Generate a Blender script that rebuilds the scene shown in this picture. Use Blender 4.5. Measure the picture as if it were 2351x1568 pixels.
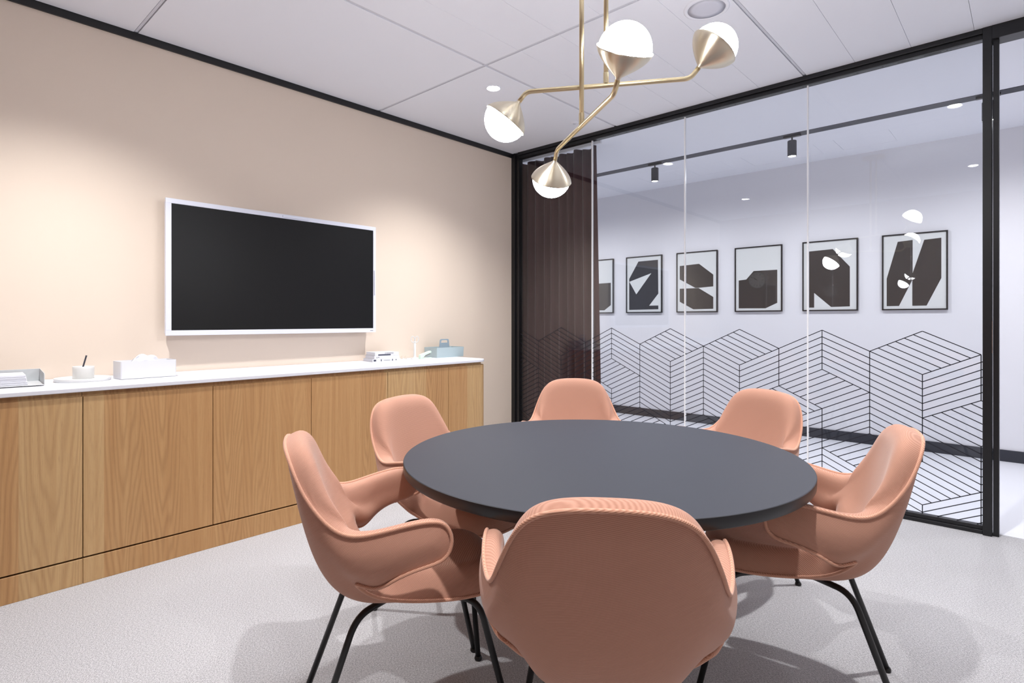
import bpy, bmesh, math, random
from mathutils import Vector, Matrix, kdtree

# ------------------------------------------------------------------ clean
for o in list(bpy.data.objects):
    bpy.data.objects.remove(o, do_unlink=True)
scene = bpy.context.scene
COL = scene.collection
R = math.radians

# ------------------------------------------------------------------ camera
cam_d = bpy.data.cameras.new('camera')
cam = bpy.data.objects.new('camera', cam_d)
COL.objects.link(cam)
cam.location = (3.776, -4.176, 1.2)
cam.rotation_euler = (R(90), 0, R(42.366))
cam_d.sensor_width = 36.0
cam_d.lens = 36.0 * 1305.0 / 2351.0
cam_d.shift_y = -47.5 / 2351.0
cam_d.clip_start = 0.02
scene.camera = cam

# ------------------------------------------------------------------ world, exposure
w = bpy.data.worlds.new('world')
scene.world = w
w.use_nodes = True
w.node_tree.nodes['Background'].inputs[0].default_value = (0.8, 0.85, 1.0, 1)
w.node_tree.nodes['Background'].inputs[1].default_value = 0.3
vs = scene.view_settings
vs.view_transform = 'Standard'
vs.look = 'None'
vs.gamma = 1.0
vs.use_curve_mapping = False
vs.exposure = 0.70

DOWNLIGHT_W = 114.0      # watts of one ceiling downlight
TRACK_W = 31.0          # watts of one corridor spotlight
GLOBE_E = 52.0           # emission of one opal glass globe

# ------------------------------------------------------------------ material helpers
def srgb(r, g, b):
    def c(v):
        v /= 255.0
        return v / 12.92 if v <= 0.04045 else ((v + 0.055) / 1.055) ** 2.4
    return (c(r), c(g), c(b), 1.0)

class NT:
    def __init__(self, name):
        self.m = bpy.data.materials.new(name)
        self.m.use_nodes = True
        self.t = self.m.node_tree
        self.b = self.t.nodes['Principled BSDF']
        self.out = self.t.nodes['Material Output']
    def n(self, kind, **kw):
        nd = self.t.nodes.new(kind)
        for k, v in kw.items():
            setattr(nd, k, v)
        return nd
    def l(self, a, b):
        self.t.links.new(a, b)
    def math(self, op, a, b=None, c=None):
        nd = self.n('ShaderNodeMath', operation=op)
        for i, v in enumerate((a, b, c)):
            if v is None: continue
            if isinstance(v, (int, float)): nd.inputs[i].default_value = v
            else: self.l(v, nd.inputs[i])
        return nd.outputs[0]
    def mix(self, fac, a, b):
        nd = self.n('ShaderNodeMix', data_type='RGBA')
        for i, v in ((0, fac), (6, a), (7, b)):
            if isinstance(v, (int, float)): nd.inputs[i].default_value = v
            elif isinstance(v, tuple): nd.inputs[i].default_value = v
            else: self.l(v, nd.inputs[i])
        return nd.outputs[2]
    def bump(self, h, strength, dist):
        nd = self.n('ShaderNodeBump')
        nd.inputs['Strength'].default_value = strength
        nd.inputs['Distance'].default_value = dist
        self.l(h, nd.inputs['Height'])
        self.l(nd.outputs[0], self.b.inputs['Normal'])
    def set(self, **kw):
        for k, v in kw.items():
            self.b.inputs[k.replace('_', ' ')].default_value = v
        return self
    def noise(self, vec, scale, detail=2.0, rough=0.5, dist=0.0):
        nd = self.n('ShaderNodeTexNoise')
        nd.inputs['Scale'].default_value = scale
        nd.inputs['Detail'].default_value = detail
        nd.inputs['Roughness'].default_value = rough
        nd.inputs['Distortion'].default_value = dist
        if vec is not None: self.l(vec, nd.inputs['Vector'])
        return nd.outputs['Fac']
    def coord(self, which='Object'):
        return self.n('ShaderNodeTexCoord').outputs[which]
    def mapping(self, vec, scale=(1, 1, 1), rot=(0, 0, 0), loc=(0, 0, 0)):
        nd = self.n('ShaderNodeMapping')
        nd.inputs['Scale'].default_value = scale
        nd.inputs['Rotation'].default_value = rot
        nd.inputs['Location'].default_value = loc
        self.l(vec, nd.inputs['Vector'])
        return nd.outputs[0]

def plain(name, col, rough=0.5, metal=0.0, spec=0.5, grain=0.0, coat=0.0):
    t = NT(name)
    t.set(Base_Color=col, Roughness=rough, Metallic=metal, Coat_Weight=coat)
    t.b.inputs['Specular IOR Level'].default_value = spec
    nz = t.noise(t.coord(), 180.0, 2.0)
    if grain > 0:
        t.bump(nz, grain, 0.002)
    # slight procedural unevenness of gloss
    mr = t.n('ShaderNodeMapRange')
    mr.inputs['To Min'].default_value = max(0.0, rough - 0.03)
    mr.inputs['To Max'].default_value = min(1.0, rough + 0.03)
    t.l(nz, mr.inputs['Value'])
    t.l(mr.outputs[0], t.b.inputs['Roughness'])
    return t.m

M = {}
M['wall_beige'] = plain('beige_paint', srgb(229, 213, 197), 0.75, grain=0.06)
M['wall_brown'] = plain('brown_paint', srgb(140, 112, 100), 0.7, grain=0.04)
M['wall_grey'] = plain('grey_paint', srgb(186, 182, 182), 0.7, grain=0.04)
M['wall_white'] = plain('white_paint', srgb(232, 232, 238), 0.7, grain=0.04)
M['ceiling'] = plain('ceiling_white', srgb(240, 242, 250), 0.6)
M['profile'] = plain('ceiling_profile_grey', srgb(214, 215, 224), 0.5)
M['black_metal'] = plain('black_powder_coat', srgb(20, 20, 23), 0.35)
M['black_tube'] = plain('black_steel_tube', srgb(14, 14, 16), 0.38)
M['charcoal'] = plain('charcoal_track', srgb(46, 48, 58), 0.5)
M['corridor_floor'] = plain('white_corridor_floor', srgb(228, 229, 236), 0.35)
M['counter'] = plain('white_solid_surface', srgb(230, 231, 238), 0.35)
M['tv_white'] = plain('white_tv_bezel', srgb(226, 229, 242), 0.4)
M['white_plastic'] = plain('white_plastic', srgb(222, 223, 228), 0.45)
M['offwhite'] = plain('offwhite_ceramic', srgb(226, 226, 225), 0.35)
M['tray_grey'] = plain('pale_grey_metal', srgb(205, 208, 210), 0.5)
M['paper'] = plain('paper', srgb(228, 229, 236), 0.8)
M['dark_pencil'] = plain('dark_pencil', srgb(62, 62, 72), 0.6)
M['bluegrey'] = plain('blue_grey_plastic', srgb(176, 193, 198), 0.5)
M['bluegrey_handle'] = plain('blue_grey_handle', srgb(154, 171, 184), 0.5)
M['mint'] = plain('mint_enamel', srgb(214, 238, 220), 0.4)
M['chrome'] = plain('bright_steel', srgb(170, 165, 160), 0.25, metal=1.0)
M['rubber_band'] = plain('beige_rubber', srgb(216, 200, 180), 0.6)
M['ink'] = plain('grey_ink', srgb(70, 72, 88), 0.7)
M['gap'] = plain('dark_gap', srgb(30, 18, 14), 0.9)
M['art_paper'] = plain('art_paper', srgb(222, 225, 226), 0.6, coat=1.0)
M['art_ink'] = plain('art_black_ink', srgb(52, 48, 46), 0.5, coat=1.0)
M['art_ink_dark'] = plain('art_deep_black_ink', srgb(22, 22, 30), 0.5, coat=1.0)
M['speaker'] = plain('speaker_cloth_grey', srgb(216, 218, 230), 0.8, grain=0.2)
M['clock_face'] = plain('clock_face', srgb(238, 238, 238), 0.5)
for k in ('art_paper', 'art_ink', 'art_ink_dark'):
    M[k].node_tree.nodes['Principled BSDF'].inputs['Coat Roughness'].default_value = 0.01

# table top: matte charcoal laminate
t = NT('charcoal_laminate'); t.set(Base_Color=srgb(51, 53, 62), Roughness=0.55)
t.b.inputs['Specular IOR Level'].default_value = 0.3
nz = t.noise(t.coord(), 900.0, 1.0); t.bump(nz, 0.03, 0.001); M['table'] = t.m
t = NT('charcoal_edge'); t.set(Base_Color=srgb(13, 13, 17), Roughness=0.4)
nz = t.noise(t.coord(), 300.0, 1.0); t.bump(nz, 0.03, 0.001); M['table_edge'] = t.m

# tv glass
t = NT('tv_screen_glass'); t.set(Base_Color=(0.003, 0.003, 0.0035, 1), Roughness=0.45)
t.b.inputs['Specular IOR Level'].default_value = 0.28
nz = t.noise(t.coord(), 1500.0, 1.0); t.bump(nz, 0.02, 0.0005); M['screen'] = t.m

# brushed brass
t = NT('brushed_brass'); t.set(Base_Color=srgb(226, 210, 172), Metallic=1.0, Roughness=0.34, Anisotropic=0.6)
nz = t.noise(t.mapping(t.coord(), (300, 300, 20)), 3.0, 3.0); t.bump(nz, 0.04, 0.001); M['brass'] = t.m
t = NT('satin_brass_cup'); t.set(Base_Color=srgb(230, 220, 198), Metallic=1.0, Roughness=0.38, Anisotropic=0.85, Anisotropic_Rotation=0.25)
tg = t.n('ShaderNodeTangent', direction_type='RADIAL', axis='Z'); t.l(tg.outputs[0], t.b.inputs['Tangent'])
nz = t.noise(t.mapping(t.coord(), (40, 40, 900)), 1.0, 2.0); t.bump(nz, 0.03, 0.0006); M['cup'] = t.m

def emis(name, col, strength):
    t = NT(name)
    e = t.n('ShaderNodeEmission')
    e.inputs[0].default_value = col; e.inputs[1].default_value = strength
    t.l(e.outputs[0], t.out.inputs[0])
    return t.m
M['globe'] = emis('opal_globe_lit', (0.97, 0.98, 1.0, 1), GLOBE_E)
M['lens'] = emis('downlight_lens_lit', (1.0, 0.98, 0.96, 1), 40.0)

# clear glass: real Fresnel on both faces, light passes through
t = NT('clear_glass')
geo = t.n('ShaderNodeNewGeometry')
fr = t.n('ShaderNodeFresnel')
mr = t.n('ShaderNodeMapRange'); mr.inputs['To Min'].default_value = 1.52; mr.inputs['To Max'].default_value = 1 / 1.52
t.l(geo.outputs['Backfacing'], mr.inputs['Value']); t.l(mr.outputs[0], fr.inputs['IOR'])
tr = t.n('ShaderNodeBsdfTransparent'); tr.inputs[0].default_value = (0.965, 0.975, 0.985, 1)
gl = t.n('ShaderNodeBsdfGlossy'); gl.inputs['Roughness'].default_value = 0.0
mx = t.n('ShaderNodeMixShader')
t.l(fr.outputs[0], mx.inputs[0]); t.l(tr.outputs[0], mx.inputs[1]); t.l(gl.outputs[0], mx.inputs[2])
t.l(mx.outputs[0], t.out.inputs[0]); M['glass'] = t.m
# pane joint: clear strip that scatters white
t = NT('clear_joint_strip'); t.set(Base_Color=srgb(248, 249, 252), Roughness=0.25)
nz = t.noise(t.coord(), 60.0, 1.0); t.bump(nz, 0.1, 0.001); M['joint'] = t.m
M['film'] = plain('black_window_film', srgb(22, 23, 34), 0.6)

# carpet
t = NT('grey_loop_carpet'); t.set(Roughness=0.95)
co = t.coord()
n1 = t.noise(t.mapping(co, (140, 420, 100), (0, 0, R(35))), 1.0, 2.0, 0.6)
n2 = t.noise(t.mapping(co, (420, 150, 100), (0, 0, R(20))), 1.0, 2.0, 0.6)
n3 = t.noise(co, 3.0, 2.0)
s = t.math('MULTIPLY', n1, n2)
ramp = t.n('ShaderNodeValToRGB')
ramp.color_ramp.elements[0].position = 0.12; ramp.color_ramp.elements[0].color = srgb(136, 135, 139)
ramp.color_ramp.elements[1].position = 0.36; ramp.color_ramp.elements[1].color = srgb(212, 211, 214)
t.l(s, ramp.inputs[0])
t.l(t.mix(t.math('MULTIPLY', n3, 0.12), ramp.outputs[0], srgb(192, 190, 188)), t.b.inputs['Base Color'])
t.b.inputs['Specular IOR Level'].default_value = 0.1
t.bump(s, 0.6, 0.006); M['carpet'] = t.m

# ribbed wool upholstery (stripes follow the chair's own coordinates)
def wool(name, c0, c1, c2):
    t = NT(name); t.set(Roughness=0.85, Sheen_Weight=0.25, Sheen_Roughness=0.4)
    t.b.inputs['Specular IOR Level'].default_value = 0.15
    co = t.coord()
    sx = t.n('ShaderNodeSeparateXYZ'); t.l(co, sx.inputs[0])
    p = t.math('ADD', t.math('MULTIPLY', sx.outputs['Z'], 0.86), t.math('ADD', t.math('MULTIPLY', sx.outputs['X'], -0.24), t.math('MULTIPLY', sx.outputs['Y'], -0.50)))
    wob = t.math('MULTIPLY', t.noise(co, 40.0, 2.0), 0.002)
    ph = t.math('MULTIPLY', t.math('ADD', p, wob), 2 * math.pi / 0.0034)
    s = t.math('MULTIPLY_ADD', t.math('SINE', ph), 0.5, 0.5)
    n1 = t.noise(co, 700.0, 2.0)
    n2 = t.noise(co, 9.0, 2.0)
    base = t.mix(s, c0, c1)
    base = t.mix(t.math('MULTIPLY', n2, 0.35), base, c2)
    t.l(base, t.b.inputs['Base Color'])
    t.bump(t.math('ADD', s, t.math('MULTIPLY', n1, 0.5)), 0.3, 0.0016)
    return t.m
M['wool'] = wool('salmon_ribbed_wool', srgb(173, 126, 106), srgb(196, 150, 130), srgb(192, 146, 127))
M['piping'] = wool('salmon_wool_piping', srgb(188, 134, 110), srgb(220, 172, 148), srgb(208, 158, 136))

# burgundy curtain
t = NT('burgundy_curtain'); t.set(Roughness=0.85, Sheen_Weight=0.2)
co = t.coord(); nz = t.noise(t.mapping(co, (60, 60, 8)), 1.0, 2.0)
t.l(t.mix(nz, srgb(56, 27, 33), srgb(70, 37, 42)), t.b.inputs['Base Color']); t.bump(nz, 0.2, 0.001); M['curtain'] = t.m

# oak veneer, grain vertical (Z); leaves of veneer alternate along Y
def oak(name, vertical=True, dark=1.0):
    t = NT(name); t.set(Roughness=0.5)
    co = t.coord('Object')
    if not vertical:
        co = t.mapping(co, (1, 1, 1), (R(90), 0, 0))
    sp = t.n('ShaderNodeSeparateXYZ'); t.l(co, sp.inputs[0])
    y, z = sp.outputs['Y'], sp.outputs['Z']
    # veneer leaf cells
    vo = t.n('ShaderNodeTexVoronoi', voronoi_dimensions='1D')
    vo.inputs['Scale'].default_value = 5.6; vo.inputs['Randomness'].default_value = 0.75
    t.l(y, vo.inputs['W'])
    leaf = vo.outputs['Color']
    lw = vo.outputs['W']
    ls = t.n('ShaderNodeSeparateColor'); t.l(leaf, ls.inputs[0])
    dy = t.math('SUBTRACT', y, lw)
    zz = t.math('ADD', z, t.math('MULTIPLY', ls.outputs[0], 17.0))
    cv = t.n('ShaderNodeCombineXYZ'); t.l(dy, cv.inputs[0]); t.l(zz, cv.inputs[1]); t.l(ls.outputs[1], cv.inputs[2])
    # long V-shaped cathedral figure, one per leaf, bent by low noise
    wv = t.noise(t.mapping(cv.outputs[0], (14, 1.5, 7)), 1.0, 1.5, 0.45)
    off = t.math('MULTIPLY', t.math('SUBTRACT', ls.outputs[2], 0.5), 0.06)
    dd = t.math('ADD', dy, off)
    rr = t.math('SQRT', t.math('ADD', t.math('MULTIPLY', dd, dd), 0.00003))
    ph = t.math('ADD', t.math('SUBTRACT', zz, t.math('MULTIPLY', rr, 13.0)), t.math('MULTIPLY', wv, 1.1))
    rings = t.math('MULTIPLY_ADD', t.math('SINE', t.math('MULTIPLY', ph, 2 * math.pi / 0.26)), 0.5, 0.5)
    rings = t.math('POWER', rings, 1.8)
    amp = t.math('MULTIPLY_ADD', t.math('POWER', ls.outputs[1], 1.6), 0.55, 0.06)
    fine = t.noise(t.mapping(cv.outputs[0], (330, 2.6, 3)), 1.0, 3.0, 0.6)
    band = t.noise(t.mapping(cv.outputs[0], (34, 0.7, 3)), 1.0, 2.0, 0.5)
    pores = t.noise(t.mapping(cv.outputs[0], (800, 20, 3)), 1.0, 2.0, 0.5)
    k = dark
    def sc(c): return (c[0] * k, c[1] * k, c[2] * k, 1)
    pf = t.n('ShaderNodeMapRange'); pf.inputs['From Min'].default_value = 0.62; pf.inputs['From Max'].default_value = 0.82
    t.l(ls.outputs[0], pf.inputs['Value'])
    light = t.mix(pf.outputs[0], sc(srgb(206, 162, 110)), sc(srgb(214, 178, 128)))
    mid = t.mix(pf.outputs[0], sc(srgb(184, 136, 86)), sc(srgb(196, 156, 106)))
    darkc = t.mix(pf.outputs[0], sc(srgb(146, 102, 60)), sc(srgb(158, 118, 74)))
    bf = t.n('ShaderNodeMapRange'); bf.inputs['From Min'].default_value = 0.30; bf.inputs['From Max'].default_value = 0.70
    t.l(t.math('MULTIPLY_ADD', fine, 0.45, t.math('MULTIPLY', band, 0.55)), bf.inputs['Value'])
    base = t.mix(bf.outputs[0], light, mid)
    base = t.mix(t.math('MULTIPLY', rings, amp), base, darkc)
    pr = t.n('ShaderNodeMapRange'); pr.inputs['From Min'].default_value = 0.58; pr.inputs['From Max'].default_value = 0.75
    t.l(pores, pr.inputs['Value'])
    base = t.mix(t.math('MULTIPLY', pr.outputs[0], 0.30), base, sc(srgb(128, 84, 46)))
    t.l(base, t.b.inputs['Base Color'])
    t.bump(t.math('ADD', fine, pores), 0.08, 0.001)
    return t.m
M['oak'] = oak('oak_veneer', dark=0.92)
M['oak_plinth'] = M['oak']

# ------------------------------------------------------------------ mesh helpers
def bx(bm, c, s):
    """axis box: centre, full size"""
    r = bmesh.ops.create_cube(bm, size=1.0)
    bmesh.ops.scale(bm, vec=s, verts=r['verts'])
    bmesh.ops.translate(bm, vec=c, verts=r['verts'])
    return r['verts']

def bmm(bm, lo, hi):
    return bx(bm, [(a + b) / 2 for a, b in zip(lo, hi)], [abs(b - a) for a, b in zip(lo, hi)])

def obj(name, bm, mat, parent=None, smooth=False, bevel=0.0, loc=None, segs=2):
    me = bpy.data.meshes.new(name)
    bmesh.ops.recalc_face_normals(bm, faces=bm.faces)
    bm.to_mesh(me); bm.free()
    me.materials.append(M[mat] if isinstance(mat, str) else mat)
    if smooth:
        for p in me.polygons: p.use_smooth = True
    o = bpy.data.objects.new(name, me)
    COL.objects.link(o)
    if parent: o.parent = parent
    if loc: o.location = loc
    if bevel > 0:
        b = o.modifiers.new('bevel', 'BEVEL'); b.width = bevel; b.segments = segs; b.limit_method = 'ANGLE'; b.angle_limit = R(40)
    return o

def box(name, lo, hi, mat, parent=None, bevel=0.0):
    bm = bmesh.new(); bmm(bm, lo, hi)
    return obj(name, bm, mat, parent, bevel=bevel)

def tag(o, label, cat, group=None):
    o['label'] = label; o['category'] = cat
    if group: o['group'] = group
    return o

def thing(name, label, cat, loc=(0, 0, 0), rz=0.0, group=None):
    o = bpy.data.objects.new(name, None); COL.objects.link(o)
    o.empty_display_size = 0.1
    o.location = loc; o.rotation_euler = (0, 0, rz)
    return tag(o, label, cat, group)

def struct(o, label=None):
    o['kind'] = 'structure'
    if label: o['label'] = label
    return o

def lathe(bm, prof, n=40, axis_m=None, cap=True):
    rings = []
    for r, z in prof:
        rings.append([bm.verts.new((r * math.cos(2 * math.pi * i / n), r * math.sin(2 * math.pi * i / n), z)) for i in range(n)])
    for a, b in zip(rings, rings[1:]):
        for i in range(n):
            bm.faces.new((a[i], a[(i + 1) % n], b[(i + 1) % n], b[i]))
    if cap:
        for ring in (rings[0], rings[-1]):
            bm.faces.new(ring)
    vs_ = [v for r_ in rings for v in r_]
    if axis_m is not None:
        bmesh.ops.transform(bm, matrix=axis_m, verts=vs_)
    return vs_

def tube(bm, pts, rad, n=12, closed=False, cap=True):
    pts = [Vector(p) for p in pts]
    m = len(pts)
    rings = []
    prev = None
    for i, p in enumerate(pts):
        if closed: d = (pts[(i + 1) % m] - pts[i - 1])
        else: d = pts[min(i + 1, m - 1)] - pts[max(i - 1, 0)]
        d.normalize()
        if prev is None:
            u = d.orthogonal().normalized()
        else:
            u = (prev - d * prev.dot(d))
            u = u.normalized() if u.length > 1e-6 else d.orthogonal().normalized()
        prev = u
        v = d.cross(u)
        rr = rad[i] if isinstance(rad, (list, tuple)) else rad
        rings.append([bm.verts.new(p + (u * math.cos(2 * math.pi * k / n) + v * math.sin(2 * math.pi * k / n)) * rr) for k in range(n)])
    last = m if closed else m - 1
    for i in range(last):
        a, b = rings[i], rings[(i + 1) % m]
        off = 0
        if closed and i == m - 1:  # match twist
            best = 1e9
            for k in range(n):
                dd = (a[0].co - b[k].co).length
                if dd < best: best, off = dd, k
        for k in range(n):
            bm.faces.new((a[k], a[(k + 1) % n], b[(k + 1 + off) % n], b[(k + off) % n]))
    if cap and not closed:
        bm.faces.new(rings[0]); bm.faces.new(rings[-1])

def fillet(pts, rad, n=8):
    """polyline with rounded corners"""
    pts = [Vector(p) for p in pts]
    out = [pts[0]]
    for a, b, c in zip(pts, pts[1:], pts[2:]):
        d1 = (a - b).normalized(); d2 = (c - b).normalized()
        ang = d1.angle(d2)
        t_ = min(rad / math.tan(ang / 2), (a - b).length * 0.49, (c - b).length * 0.49)
        p1, p2 = b + d1 * t_, b + d2 * t_
        for i in range(n + 1):
            s = i / n
            out.append((1 - s) ** 2 * p1 + 2 * s * (1 - s) * b + s * s * p2)
    out.append(pts[-1])
    return out

def prism(bm, poly, z0, z1):
    """vertical prism from a plan polygon (ccw list of (x, y))"""
    lo = [bm.verts.new((x, y, z0)) for x, y in poly]
    hi = [bm.verts.new((x, y, z1)) for x, y in poly]
    bm.faces.new(lo[::-1]); bm.faces.new(hi)
    n = len(poly)
    for i in range(n):
        bm.faces.new((lo[i], lo[(i + 1) % n], hi[(i + 1) % n], hi[i]))

def rrect(x0, y0, x1, y1, r, n=8, corners=(1, 1, 1, 1)):
    """rounded rectangle, corners flagged from (x0,y0) ccw"""
    cs = [(x0, y0, 180), (x1, y0, 270), (x1, y1, 0), (x0, y1, 90)]
    out = []
    for (cx, cy, a), f in zip(cs, corners):
        if not f:
            out.append((cx, cy)); continue
        ox = cx + (r if cx == x0 else -r); oy = cy + (r if cy == y0 else -r)
        for i in range(n + 1):
            t_ = R(a + 90 * i / n)
            out.append((ox + r * math.cos(t_), oy + r * math.sin(t_)))
    return out

# ================================================================== ROOM
H = 2.84
RX, BY = 4.55, -5.05          # right wall, back wall
CY = 2.25                     # far corridor wall

struct(box('floor', (0, BY, -0.08), (RX, 0.03, 0), 'carpet'))
struct(box('wall_left', (-0.12, BY, 0), (0, -0.0, 2.80), 'wall_beige'))
struct(box('wall_back', (-0.12, BY - 0.12, 0), (RX + 0.12, BY, H), 'wall_brown'))
struct(box('wall_right', (RX, BY, 0), (RX + 0.12, 0, H), 'wall_grey'))
struct(box('trim_1', (-0.12, BY, 2.80), (0.012, 0.0, 2.842), 'black_metal'), 'black shadow-gap strip along the top of the beige wall')

# ceiling: backing slab, profiles and separate metal panels
ceil = struct(box('ceiling', (-0.12, BY - 0.12, 2.865), (RX + 0.12, 0.0, 2.95), 'profile'))
rows = [-0.045, -1.594, -3.228, -4.862, BY + 0.005]
xs = [0.014, 1.19] + [1.19 + 0.294 * i for i in range(1, 6)] + [2.66 + 0.294 * i for i in range(1, 7)] + [RX - 0.004]
bold = {1.19, round(1.19 + 0.294 * 5, 3)}
pc = {}
for j in range(4):
    y1, y0 = rows[j], rows[j + 1]
    for i in range(len(xs) - 1):
        a, b = xs[i], xs[i + 1]
        ga = 0.011 if round(a, 3) in bold else 0.0007
        gb = 0.011 if round(b, 3) in bold else 0.0007
        gy = 0.011
        lx, ly = b - a - ga - gb, y1 - y0 - 2 * gy + (gy if j == 0 else 0)
        key = (round(lx, 4), round(ly, 4))
        if key not in pc:
            bm = bmesh.new(); bx(bm, (0, 0, 0), (lx, ly, 0.02))
            o = obj('ceiling_panel', bm, 'ceiling', ceil, bevel=0.0008, segs=1)
            pc[key] = o
        else:
            o = pc[key].copy(); COL.objects.link(o); o.parent = ceil
        o.location = ((a + ga + b - gb) / 2, (y0 + gy + y1 - (0 if j == 0 else gy)) / 2, H + 0.01)
# profile rails showing between the panels
for y in rows[1:4]:
    box('ceiling_rail', (0.014, y - 0.007, H + 0.004), (RX - 0.004, y + 0.007, H + 0.02), 'profile', ceil)
for x in sorted(bold):
    for j in range(4):
        box('ceiling_rail', (x - 0.007, rows[j + 1] + 0.008, H + 0.004), (x + 0.007, rows[j] - 0.008, H + 0.02), 'profile', ceil)

# ------------------------------------------------------------------ glass partition
def frame(name, lo, hi, label=None, bev=0.002):
    return struct(box(name, lo, hi, 'black_metal', bevel=bev), label)
PX0, PX1 = 0.085, 3.578
frame('trim_2', (0.0, -0.045, 0), (0.045, 0.045, H), 'black wall channel at the corner of the glass partition')
frame('trim_3', (0.045, -0.028, 0), (PX0, 0.028, H))
hd = frame('trim_4', (PX0, -0.045, 2.812), (PX1, 0.045, 2.842), 'black head channel of the glass partition')
frame('trim_5', (PX0, -0.028, 2.784), (PX1, 0.028, 2.812))
frame('trim_6', (PX0, -0.035, 0), (PX1, 0.035, 0.022), 'black sill channel of the glass partition')
frame('trim_7', (PX0, -0.022, 0.022), (PX1, 0.022, 0.045))
frame('trim_8', (PX1, -0.05, 0), (3.618, 0.05, H), 'black post between glass partition and doorway')
frame('trim_9', (3.622, -0.03, 0), (3.648, 0.06, 2.79), 'black jamb of the open doorway')
box('strike_plate', (3.6182, -0.052, 1.02), (3.6215, -0.040, 1.20), 'chrome', bpy.data.objects['trim_8'])
frame('trim_10', (3.618, -0.05, 2.765), (RX, 0.06, 2.842), 'black head of the open doorway')
frame('trim_11', (RX - 0.03, -0.03, 0), (RX, 0.06, 2.765))
# joints and panes
SEAM = [PX0, 0.926, 1.791, 2.668, PX1]
panes = []
for i in range(4):
    a = SEAM[i] + (0.005 if i else 0); b = SEAM[i + 1] - (0.005 if i < 3 else 0)
    p = struct(box('window_%d' % (i + 1), (a, -0.006, 0.045), (b, 0.006, 2.784), 'glass'))
    panes.append((a, b, p))
for i in (1, 2, 3):
    struct(box('trim_%d' % (11 + i), (SEAM[i] - 0.0045, -0.008, 0.045), (SEAM[i] + 0.0045, 0.008, 2.784), 'joint'))

# isometric cube film on the panes
CW, DZ, ZT, X0 = 0.2714, 0.130, 1.138, 1.127
def lv(c, n): return (X0 + CW * c, ZT - DZ * n)
segs_ = []
def seg(p, q): segs_.append((p, q))
def lerp(p, q, t_): return (p[0] + (q[0] - p[0]) * t_, p[1] + (q[1] - p[1]) * t_)
def para(a, b, c_, d):
    """closed a-b-c-d, hatch lines parallel to a-b"""
    seg(b, c_); seg(d, a)
    for k in range(7):
        t_ = k / 6
        seg(lerp(a, d, t_), lerp(b, c_, t_))
def D(c, n): para(lv(c, n), lv(c + 1, n + 1), lv(c + 1, n + 3), lv(c, n + 2))
def U(c, n): para(lv(c, n), lv(c + 1, n - 1), lv(c + 1, n + 1), lv(c, n + 2))
def T(c, n, h):
    top, rt, bt, lf = lv(c, n), lv(c + 1, n + 1), lv(c, n + 2), lv(c - 1, n + 1)
    if h == '\\': para(top, rt, bt, lf)
    else: para(lf, top, rt, bt)
D(-4, 0); T(-4, 2, '/'); U(-4, 4); T(-3, 5, '/'); D(-4, 6)
T(-2, 0, '\\'); D(-3, 1); D(-3, 3); U(-3, 7)
U(-2, 2); U(-2, 4); U(-2, 6)
U(-1, 1); T(0, 2, '/'); D(-1, 3); D(-1, 5); D(-1, 7)
D(0, 0); U(0, 4); T(1, 5, '/'); D(0, 6)
T(2, 0, '\\'); D(1, 1); D(1, 3); U(1, 7)
U(2, 2); U(2, 4); T(3, 5, '/'); D(2, 6)
T(4, 0, '\\'); D(3, 1); D(3, 3); T(4, 6, '/'); D(3, 7)
U(4, 2); T(5, 3, '\\'); D(4, 4); U(4, 8)
U(5, 1); T(6, 2, '/'); U(5, 5); U(5, 7)
D(6, 0); U(6, 4); T(7, 5, '/'); D(6, 6)
T(8, 0, '\\'); D(7, 1); D(7, 3); T(8, 6, '\\'); D(7, 7)
U(8, 2); T(9, 3, '\\'); D(8, 4); U(8, 8)
for k in (1, 2, 3, 4, 5): seg(lv(9, 1 + k / 3), lv(10, k / 3))
for k in range(1, 7): seg(lv(9, 5 + k / 3), lv(10, 4 + k / 3)); seg(lv(9, 7 + k / 3), lv(10, 6 + k / 3))
uniq = {}
for p, q in segs_:
    a, b = sorted([(round(p[0], 4), round(p[1], 4)), (round(q[0], 4), round(q[1], 4))])
    uniq[(a, b)] = 1
def clip(p, q, x0, x1, z0):
    t0, t1 = 0.0, 1.0
    dx, dz = q[0] - p[0], q[1] - p[1]
    for pd, qd in ((-dx, p[0] - x0), (dx, x1 - p[0]), (-dz, p[1] - z0)):
        if abs(pd) < 1e-9:
            if qd < 0: return None
        else:
            r_ = qd / pd
            if pd < 0: t0 = max(t0, r_)
            else: t1 = min(t1, r_)
    if t0 >= t1: return None
    return lerp(p, q, t0), lerp(p, q, t1)
LW = 0.0026
for a, b, p in panes:
    bm = bmesh.new()
    for (s, e) in uniq:
        r_ = clip(s, e, a, b, 0.046)
        if not r_: continue
        s2, e2 = r_
        d = Vector((e2[0] - s2[0], 0, e2[1] - s2[1]))
        if d.length < 0.002: continue
        d.normalize(); nrm = Vector((-d.z, 0, d.x)) * LW
        P, Q = Vector((s2[0], -0.0068, s2[1])), Vector((e2[0], -0.0068, e2[1]))
        bm.faces.new([bm.verts.new(v) for v in (P - nrm, Q - nrm, Q + nrm, P + nrm)])
    o = obj('line_film', bm, 'film', p); o['label'] = 'black isometric cube line pattern stuck on the glass'

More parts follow.
